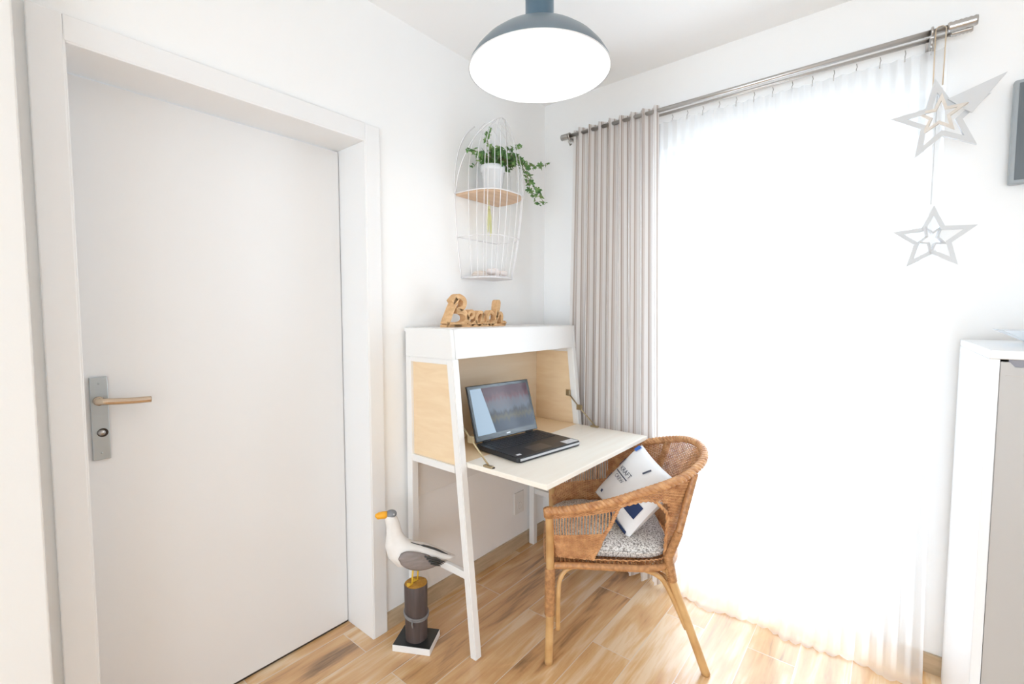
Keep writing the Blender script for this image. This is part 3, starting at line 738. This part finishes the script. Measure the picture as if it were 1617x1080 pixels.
for s in (-1, 1):
    b = MB()
    # wing: grey shell hugging the flank
    vs = []; fs = []; nu, nv = 18, 10
    for i in range(nu+1):
        u = i/nu; x = .070-.175*u
        hh = .046*(max(0, math.sin(PI*u**.85))**.55)*(1-.45*u) + .0005
        zc_ = .386-.050*u
        for j in range(nv+1):
            v_ = -1+2*j/nv; bulge = math.sqrt(max(0, 1-v_*v_))
            wdt = .044+.006*math.sin(PI*min(1, u*1.1)) - .018*u*u
            vs.append(V((x, s*(wdt+.010*bulge*(1-.4*u)), zc_+hh*v_)))
    for i in range(nu):
        for j in range(nv): a = i*(nv+1)+j; fs.append((a, a+1, a+nv+2, a+nv+1))
    b.add(vs, fs, 0, True)
    w = b.build('wing', FEATHG, gu, 'grey wing'); m_ = w.modifiers.new('s', 'SOLIDIFY'); m_.thickness = .006; m_.offset = -1
    b = MB()
    for k in range(4):
        b.tube([(-.030-.008*k, s*(.0555-.002*k), .385-.012*k), (-.075, s*(.050-.001*k), .366-.009*k), (-.112+.006*k, s*.036, .338-.004*k)], [.0035, .0045, .0015], 8)
    b.build('wing_feathers', FEATHB, gu, 'black feather tips')
b = MB(); b.tube(catmull([(.020, .012, .428), (-.03, .016, .408), (-.08, .016, .385), (-.125, .010, .352), (-.142, .006, .343)], 5), [.002]*5+[.0055]*14+[.004, .002], 8)
b.build('back_stripe', FEATHB, gu, 'black wing edge along the back')
b = MB(); b.ell((.092, 0, .548), (.022, .0205, .0155)); b.build('cap', HEADG, gu, 'slate grey crown')
b = MB(); b.tube([(.108, 0, .546), (.122, 0, .547), (.138, 0, .546), (.147, 0, .543), (.149, 0, .541)], [.0145, .014, .013, .011, .006], 14); b.build('beak', BEAK, gu)
for s in (-1, 1):
    b = MB(); b.ell((.082, s*.0185, .552), (.0035, .003, .0035), n=12, m=8); b.build('eye', PAPERW, gu)

# ------------------------------------------------------------------ rattan chair
CH_C = V((.698, -.500, 0)); cang = math.atan2(-.55, -.83)
ch = thing('rattan_armchair', 'brown woven rattan armchair with pale poles pulled up to the bureau flap', 'chair', CH_C, cang)
rimK = [(.262, .268, .590), (.16, .288, .612), (.03, .294, .645), (-.10, .284, .688), (-.235, .250, .730), (-.335, .155, .768), (-.368, 0, .785)]
rimP = catmull(rimK+[(x, -y, z) for x, y, z in rimK[-2::-1]], 10)
seatK = [(.235, .232, .400), (.15, .242, .400), (.03, .245, .400), (-.10, .238, .400), (-.19, .205, .400), (-.232, .12, .400), (-.245, 0, .400)]
seatP = catmull(seatK+[(x, -y, z) for x, y, z in seatK[-2::-1]], 10)
NS = len(rimP)-1
def surf(s, t):
    f = s*NS; i = min(int(f), NS-1); u = f-i
    a = seatP[i].lerp(seatP[i+1], u); c = rimP[i].lerp(rimP[i+1], u); p = a.lerp(c, t)
    kk = min(1, max(0, (-a.x)/.18)); tt = t**(1+.8*kk); p.x = a.x+(c.x-a.x)*tt; p.y = a.y+(c.y-a.y)*tt
    d = V((p.x, p.y, 0)); 
    return p+d.normalized()*(.012*math.sin(PI*t))
def hole(p, t):       # side openings
    x = p.x
    if t > .90 or t < .02 or p.y < 0: return False
    xfr = .085-.09*(t/.90)**1.3
    xrr = -.185-.0*t
    if t > .66: xrr += .09*((t-.66)/.24)**2
    return xrr < x < xfr and abs(p.y) > .12
arc = sum((rimP[i+1]-rimP[i]).length for i in range(NS))
nst = int(arc/.0120)
b = MB(); wv = MB()
for k in range(nst+1):
    s = k/nst; run = []
    for q in range(25):
        t = q/24; p = surf(s, t)
        if hole(p, t):
            if len(run) > 1: b.tube(run, .0022, 6, caps=False)
            run = []
        else: run.append(p)
    if len(run) > 1: b.tube(run, .0022, 6, caps=False)
nrow = 58
nn = nst*3
for r_ in range(1, nrow):
    t = r_/nrow; run = []; par = r_ % 2
    for k in range(nn+1):
        s = k/nn; p = surf(s, t)
        openf = (p.x > -.02 and .50 < t < .86)
        if hole(p, t) or openf:
            if len(run) > 2: wv.tube(run, .0027, 5, caps=False)
            run = []; continue
        d = V((p.x, p.y, 0)).normalized()
        run.append(p+d*(.0030*math.cos(PI*(s*nst)+PI*par)))
    if len(run) > 2: wv.tube(run, .0027, 5, caps=False)
b.build('stakes', RATTAN, ch); wv.build('woven_shell', RATTAN, ch)
def rope(path, R, r, turns, name, mat, n=3, parent=ch, closed=False):
    b = MB(); k = len(path)
    for s_ in range(n):
        P = []
        for i, p in enumerate(path):
            tt = path[min(i+1, k-1)]-path[max(i-1, 0)]; tt.normalize(); u = V((0, 0, 1))-tt*tt.z; u.normalize(); w = tt.cross(u)
            a = 2*PI*(s_/n+turns*i/k); P.append(p+(u*math.cos(a)+w*math.sin(a))*R)
        b.tube(P, r, 7)
    return b.build(name, mat, parent)
fine = catmull(rimK+[(x, -y, z) for x, y, z in rimK[-2::-1]], 26)
rope(fine, .0085, .0085, 34, 'rim', RATTAN)
# binding along opening edges
def edge(sgn):
    P = []
    for q in range(13):
        t = .90*q/12; x = .085-.09*(t/.90)**1.3
        P.append((x, t))
    pts = []
    for x, t in P:
        best = min((i/400 for i in range(0, 200)), key=lambda s: abs(surf(s, t).x-x)+(0 if surf(s, t).y > .12 else 9))
        p = surf(best, t); pts.append(V((p.x, sgn*p.y, p.z)))
    for t_, x in ((.90, -.05), (.89, -.09), (.84, -.13), (.72, -.16), (.6, -.183), (.4, -.186), (.2, -.186), (.02, -.186)):
        best = min((i/400 for i in range(0, 200)), key=lambda s: abs(surf(s, t_).x-x)+(0 if surf(s, t_).y > .12 else 9))
        p = surf(best, t_); pts.append(V((p.x, sgn*p.y, p.z)))
    return catmull(pts, 4)
for sgn in (1,): rope(edge(sgn), .004, .0045, 22, 'opening_edge', RATTAN, n=2)
# legs
def wrap(b, p0, p1, r, pitch=.0065):
    p0 = V(p0); p1 = V(p1); L_ = (p1-p0).length; n = int(L_/pitch)*2
    b.tube([p0.lerp(p1, i/n) for i in range(n+1)], [r if i % 2 else r*.86 for i in range(n+1)], 14)
def pole(b, pts, r): b.tube(catmull(pts, 6), r, 14)
for sgn in (1, -1):
    b = MB(); pole(b, [(.250, sgn*.270, 0), (.246, sgn*.266, .20), (.246, sgn*.262, .40), (.250, sgn*.262, .585)], .0155)
    lg = b.build('leg', POLE, ch, 'front leg')
    b = MB(); wrap(b, (.247, sgn*.266, .19), (.246, sgn*.263, .37), .0205); b.build('binding', BIND, lg)
    b = MB(); b.tube([(.250, sgn*.262, .570), (.252, sgn*.264, .60)], .021, 14); b.build('binding', BIND, lg)
    b = MB(); pole(b, [(.215, sgn*.262, .13), (.215, sgn*.258, .26), (.205, sgn*.250, .33), (.165, sgn*.243, .368), (.08, sgn*.240, .378)], .009); b.build('brace', POLE, ch)
    b = MB(); pole(b, [(-.330, sgn*.268, 0), (-.265, sgn*.246, .18), (-.205, sgn*.225, .345), (-.196, sgn*.222, .39)], .0155)
    lg = b.build('leg', POLE, ch, 'rear leg')
    b = MB(); wrap(b, (-.212, sgn*.228, .325), (-.196, sgn*.222, .42), .019); b.build('binding', BIND, lg)
    b = MB(); pole(b, [(-.262, sgn*.244, .155), (-.20, sgn*.232, .29), (-.16, sgn*.234, .345), (-.09, sgn*.236, .372), (.0, sgn*.240, .378)], .009); b.build('brace', POLE, ch)
    b = MB(); wrap(b, (-.196, sgn*.222, .41), (-.230, sgn*.236, .52), .0170); wrap(b, (-.230, sgn*.236, .52), (-.288, sgn*.214, .738), .0155); b.build('back_post', BIND, ch)
# seat frame and woven seat
seatloop = catmull([(.245, .245, .378), (.15, .252, .380), (0, .252, .380), (-.12, .246, .380), (-.20, .21, .380), (-.245, .12, .380), (-.255, 0, .380), (-.245, -.12, .380), (-.20, -.21, .380), (-.12, -.246, .380), (0, -.252, .380), (.15, -.252, .380), (.245, -.245, .378), (.262, -.12, .380), (.266, 0, .380), (.262, .12, .380)], 6, True)
b = MB(); b.tube(seatloop, .013, 12, closed=True); b.build('seat_frame', BIND, ch)
b = MB()
for k in range(60):
    x = -.235+.49*k/59; w = .245 if x > -.12 else .245*math.sqrt(max(.05, 1-((x+.12)/.135)**2))
    P = []
    for q in range(31): y = -w+2*w*q/30; P.append((x, y, .388+.002*math.cos(PI*q+PI*k)))
    b.tube(P, .0042, 5, caps=False)
b.build('seat', RATTAN, ch)
b = MB(); pole(b, [(.246, .255, .345), (.24, .12, .352), (.24, -.12, .352), (.246, -.255, .345)], .010); b.build('stretcher', POLE, ch)
b = MB(); pole(b, [(.215, -.25, .30), (.0, .0, .33), (-.20, .22, .33)], .010); b.build('stretcher', POLE, ch)

# seat cushion
cu = thing('seat_cushion', 'mottled grey and white quilted seat cushion lying in the rattan chair', 'cushion', CH_C+V((0, 0, .396)), cang)
vs = []; fs = []; nr, na = 14, 64
def cu_r(a):
    c, s = math.cos(a), math.sin(a); e = 4.5
    rx = .240 if c > 0 else .222; ry = .232
    return (abs(c/rx)**e+abs(s/ry)**e)**(-1/e)
prof_ = [(0, .052), (.2, .053), (.4, .053), (.6, .052), (.78, .050), (.9, .044), (.97, .034), (1.0, .024), (.985, .012), (.93, .004), (.8, .001), (.4, .001), (0, .001)]
for f, z in prof_:
    for j in range(na):
        a = 2*PI*j/na; r = cu_r(a)*f
        x = r*math.cos(a); y = r*math.sin(a)
        q = 0
        if z > .04 and f < .95:
            q = -.006*(math.exp(-((x % .11-.055)/.008)**2)+math.exp(-((y % .11-.055)/.008)**2))
        vs.append(V((x+.008, y, z*1.28+q)))
for i in range(len(prof_)-1):
    for j in range(na): fs.append((i*na+j, i*na+(j+1) % na, (i+1)*na+(j+1) % na, (i+1)*na+j))
b = MB(); b.add(vs, fs, 0, True); b.build('cushion_pad', SEATC, cu)
b = MB(); b.tube([(cu_r(2*PI*j/na)*1.0*math.cos(2*PI*j/na)+.008, cu_r(2*PI*j/na)*math.sin(2*PI*j/na), .033) for j in range(na)], .0045, 8, closed=True)
b.build('piping', SEATC, cu)

# pillow: square cushion standing on one corner, leaning into the chair
PS = .150
def pz(u, v, side=1):
    a = max(0, 1-abs(u)**2.6)*max(0, 1-abs(v)**2.6)
    return side*.050*a**.42
def pxy(u, v):      # pinched sides
    return PS*u*(1-.07*(1-v*v)*abs(u)**3), PS*v*(1-.07*(1-u*u)*abs(v)**3)
PILLOW_M = None
pw = thing('scatter_pillow', 'small white pillow with blue nautical print, propped in the rattan chair', 'pillow', (0, 0, 0))
vs = []; fs = []; n = 28
for side in (1, -1):
    for i in range(n+1):
        for j in range(n+1):
            u = -1+2*i/n; v = -1+2*j/n; x, y = pxy(u, v); wr = .0025*noise.noise(V((x*22, y*22, side*3.)))*(1-u*u)*(1-v*v)
            vs.append(V((x, y, pz(u, v, side)+wr)))
for s_ in (0, 1):
    o_ = s_*(n+1)**2
    for i in range(n):
        for j in range(n): a = o_+i*(n+1)+j; fs.append((a, a+1, a+n+2, a+n+1))
b = MB(); b.add(vs, fs, 0, True); b.build('pillow_cover', PILLOWM, pw)
def onp(x, y, e=.0028): 
    u = max(-1, min(1, x/PS)); v = max(-1, min(1, y/PS)); return V((x, y, pz(u, v)+e))
def patch(name, poly_fn, mat, label=None, nu=10, nv=10):
    vs = []; fs = []
    for i in range(nu+1):
        for j in range(nv+1): x, y = poly_fn(i/nu, j/nv); vs.append(onp(x, y))
    for i in range(nu):
        for j in range(nv): a = i*(nv+1)+j; fs.append((a, a+1, a+nv+2, a+nv+1))
    o = mk(name, vs, fs, mat, pw, True)
    m_ = o.modifiers.new('s', 'SOLIDIFY'); m_.thickness = .001
    if label: o['label'] = label
    return o
def rect(x0, y0, x1, y1): return lambda u, v: (x0+(x1-x0)*u, y0+(y1-y0)*v)
# pillow axes: +x towards the rim side corner, +y towards the top; the print is set square to the edges
def bar(name, x0, y0, x1, y1, w, mat, label=None):
    d = V((x1-x0, y1-y0)); L_ = d.length; d /= L_; nn_ = V((-d.y, d.x))
    return patch(name, lambda u, v: (x0+d.x*L_*u+nn_.x*w*(v-.5), y0+d.y*L_*u+nn_.y*w*(v-.5)), mat, label, 10, 3)
bar('print_line', -.105, .0, -.012, .0, .0045, INK, 'dark line between the words')
bar('print_dash', -.120, .020, -.120, .060, .007, INK); bar('print_dash', -.118, -.062, -.118, -.028, .005, INK)
bar('print_dash', .020, .070, .034, .105, .008, INK)
patch('print_dot', rect(-.098, -.118, -.086, -.106), NAVY, 'dark dot')
patch('print_block', rect(.060, -.078, .130, -.020), NAVY, 'navy block')
patch('print_corner', rect(-.140, .112, -.112, .140), ROYAL, 'bright blue corner')
bar('print_border', .0, -.139, .136, -.139, .010, NAVY, 'navy border strip')
def text_on(txt, cx, cy, size, name):
    cu_ = bpy.data.curves.new('t', 'FONT'); cu_.body = txt; cu_.size = size; cu_.align_x = 'CENTER'; cu_.align_y = 'CENTER'; cu_.resolution_u = 3
    to = bpy.data.objects.new('t', cu_); col.objects.link(to); bpy.context.view_layer.update()
    me = bpy.data.meshes.new_from_object(to); bm_ = bmesh.new(); bm_.from_mesh(me)
    bmesh.ops.triangulate(bm_, faces=bm_.faces[:]); bmesh.ops.subdivide_edges(bm_, edges=[e for e in bm_.edges if e.calc_length() > .006], cuts=2)
    vs = [onp(v.co.x+cx, v.co.y+cy, .0034) for v in bm_.verts]; bm_.verts.index_update()
    fs = [[v.index for v in f.verts] for f in bm_.faces]; bm_.free(); bpy.data.objects.remove(to); bpy.data.curves.remove(cu_)
    return mk(name, vs, fs, INK, pw)
text_on('KRAFT', -.052, .020, .030, 'printed_word'); text_on('CREW', -.055, -.018, .024, 'printed_word')
# pose
fwd = V((-.6319, .7727, -.0593)); right = V((.7741, .6330, -.0008)); upv = right.cross(fwd)
Fc = V((math.cos(cang), math.sin(cang), 0)); Lc = V((-math.sin(cang), math.cos(cang), 0))
nrm = (Fc*.62+Lc*.42+V((0, 0, .60))).normalized()
# in-plane axis: the edge direction runs down-right in the photo
e_up = (V((0, 0, 1))-nrm*nrm.z).normalized(); e_rt = e_up.cross(nrm)
aa = math.radians(-20)
px_ = e_rt*math.cos(aa)+e_up*math.sin(aa); py_ = nrm.cross(px_)
pc = CH_C+Fc*(-.085)+Lc*.03+V((0, 0, .600))+right*.018
pw.matrix_world = Matrix(((px_.x, py_.x, nrm.x, pc.x), (px_.y, py_.y, nrm.y, pc.y), (px_.z, py_.z, nrm.z, pc.z), (0, 0, 0, 1)))

# ------------------------------------------------------------------ cabinet on the right with a tray
CX0, CYF, CHH = 1.790, -.645, 1.240
cb = thing('white_cabinet', 'tall white cabinet with a recessed grip front, cut off by the right edge', 'cabinet', (CX0, 0, 0))
W_ = .80
b = MB(); b.box((0, CYF+.004, 0), (.020, -.015, CHH-.022), .0015); b.box((W_-.02, CYF+.004, 0), (W_, -.015, CHH-.022), .0015); b.box((.02, -.03, .03), (W_-.02, -.016, CHH-.022), .001)
b.box((.02, CYF+.03, .04), (W_-.02, -.031, .058), .001)
b.build('carcass', CABW, cb)
MB().box((0, CYF, CHH-.022), (W_, -.015, CHH), .003).build('top_board', CABW, cb)
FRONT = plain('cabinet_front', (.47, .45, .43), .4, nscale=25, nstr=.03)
b = MB(); b.box((.004, CYF, .03), (W_-.004, CYF+.004, CHH-.027), 0); 
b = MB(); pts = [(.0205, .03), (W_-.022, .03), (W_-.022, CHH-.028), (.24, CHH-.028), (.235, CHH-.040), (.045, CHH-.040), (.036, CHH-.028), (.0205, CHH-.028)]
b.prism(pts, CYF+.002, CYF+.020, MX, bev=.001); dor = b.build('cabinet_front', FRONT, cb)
MB().box((.035, CYF+.012, CHH-.045), (.24, CYF+.024, CHH-.0225), .001).build('grip_recess', plain('grip_grey', (.30, .29, .32), .5, nscale=30, nstr=.02), dor)
MB().box((.03, CYF+.0005, CHH-.062), (W_-.03, CYF+.0025, CHH-.060), 0).build('groove', plain('groove_grey', (.50, .47, .44), .6, nscale=30, nstr=.02), dor)
# white dish on the cabinet
ds = thing('serving_dish', 'white angular dish standing on the right-hand cabinet', 'dish', (1.985, -.33, CHH+.0005))
b = bmesh.new(); z0_, z1_ = 0, .042; a0, a1 = .07, .145; q0, q1 = .05, .10; th = .006
def rr_(hx, hy, z): return [b.verts.new(p) for p in ((-hx, -hy, z), (hx, -hy, z), (hx, hy, z), (-hx, hy, z))]
A = rr_(a0, q0, 0); Bv = rr_(a1, q1, z1_); Cv = rr_(a1-th, q1-th, z1_); Dv = rr_(a0-.002, q0-.002, .006)
b.faces.new(A[::-1]); b.faces.new(Dv)
for i in range(4):
    j = (i+1) % 4
    b.faces.new((A[i], A[j], Bv[j], Bv[i])); b.faces.new((Bv[i], Bv[j], Cv[j], Cv[i])); b.faces.new((Cv[i], Cv[j], Dv[j], Dv[i]))
bmesh.ops.bevel(b, geom=b.edges[:], offset=.0015, segments=2, affect='EDGES')
m__ = MB(); m__.bm(b); m__.build('dish_body', POTM, ds)

# dark screen on the window wall, mostly outside the frame
tv = thing('wall_screen', 'dark flat screen on the wall above the cabinet at the right edge', 'screen', (1.880, -.012, 1.915))
MB().box((0, -.030, -.165), (.62, 0, .165), .006).build('screen_case', plain('screen_case_grey', (.34, .37, .39), .45, nscale=40, nstr=.03), tv)
MB().box((.012, -.0315, -.153), (.608, -.029, .153), .001).build('screen_panel', TVM, tv)

# ------------------------------------------------------------------ light
w = bpy.data.worlds.new('sky'); scn.world = w; w.use_nodes = True; nt = w.node_tree
bg = nt.nodes['Background']
tc = N(nt, 'ShaderNodeTexCoord'); sp = N(nt, 'ShaderNodeSeparateXYZ'); nt.links.new(tc.outputs['Generated'], sp.inputs[0])
c = ramp(nt, sp.outputs['Z'], [(0, (.77, .87, .98)), (.5, (.79, .895, 1)), (1, (.66, .82, 1))])
nt.links.new(c, bg.inputs['Color']); bg.inputs['Strength'].default_value = 10.5
w.cycles.sampling_method = 'AUTOMATIC'
def portal(name, loc, rot, sx, sy):
    l = bpy.data.lights.new(name, 'AREA'); l.shape = 'RECTANGLE'; l.size = sx; l.size_y = sy; l.cycles.is_portal = True
    o = bpy.data.objects.new(name, l); col.objects.link(o); o.location = loc; o.rotation_euler = rot; return o
portal('daylight_portal', ((WX0+WX1)/2, .24, WZ/2), (math.radians(-90), 0, 0), WX1-WX0, WZ)
portal('daylight_portal', ((FILLW[0]+FILLW[1])/2, RY-.19, (FILLW[2]+FILLW[3])/2), (math.radians(90), 0, 0), FILLW[1]-FILLW[0], FILLW[3]-FILLW[2])  # portal of the added fill window

# ------------------------------------------------------------------ camera
cd = bpy.data.cameras.new('camera'); co = bpy.data.objects.new('camera', cd); col.objects.link(co); scn.camera = co
cd.sensor_width = 36; cd.lens = 731.65/1617*36; cd.clip_start = .02
yaw, pit, rol = .68551, -.05938, -.0008
f = V((-math.sin(yaw)*math.cos(pit), math.cos(yaw)*math.cos(pit), math.sin(pit)))
r = V((math.cos(yaw), math.sin(yaw), 0)); u = r.cross(f)
co.matrix_world = Matrix(((r.x, u.x, -f.x, 1.6011), (r.y, u.y, -f.y, -2.2597), (r.z, u.z, -f.z, 1.3267), (0, 0, 0, 1)))

scn.view_settings.view_transform = 'Standard'; scn.view_settings.look = 'None'
scn.view_settings.exposure = -0.20; scn.view_settings.gamma = 1; scn.view_settings.use_curve_mapping = False
cy = scn.cycles
cy.use_denoising = True; cy.max_bounces = 12; cy.diffuse_bounces = 7; cy.glossy_bounces = 4; cy.transmission_bounces = 6; cy.transparent_max_bounces = 16
cy.sample_clamp_indirect = 12; cy.caustics_reflective = False; cy.caustics_refractive = False
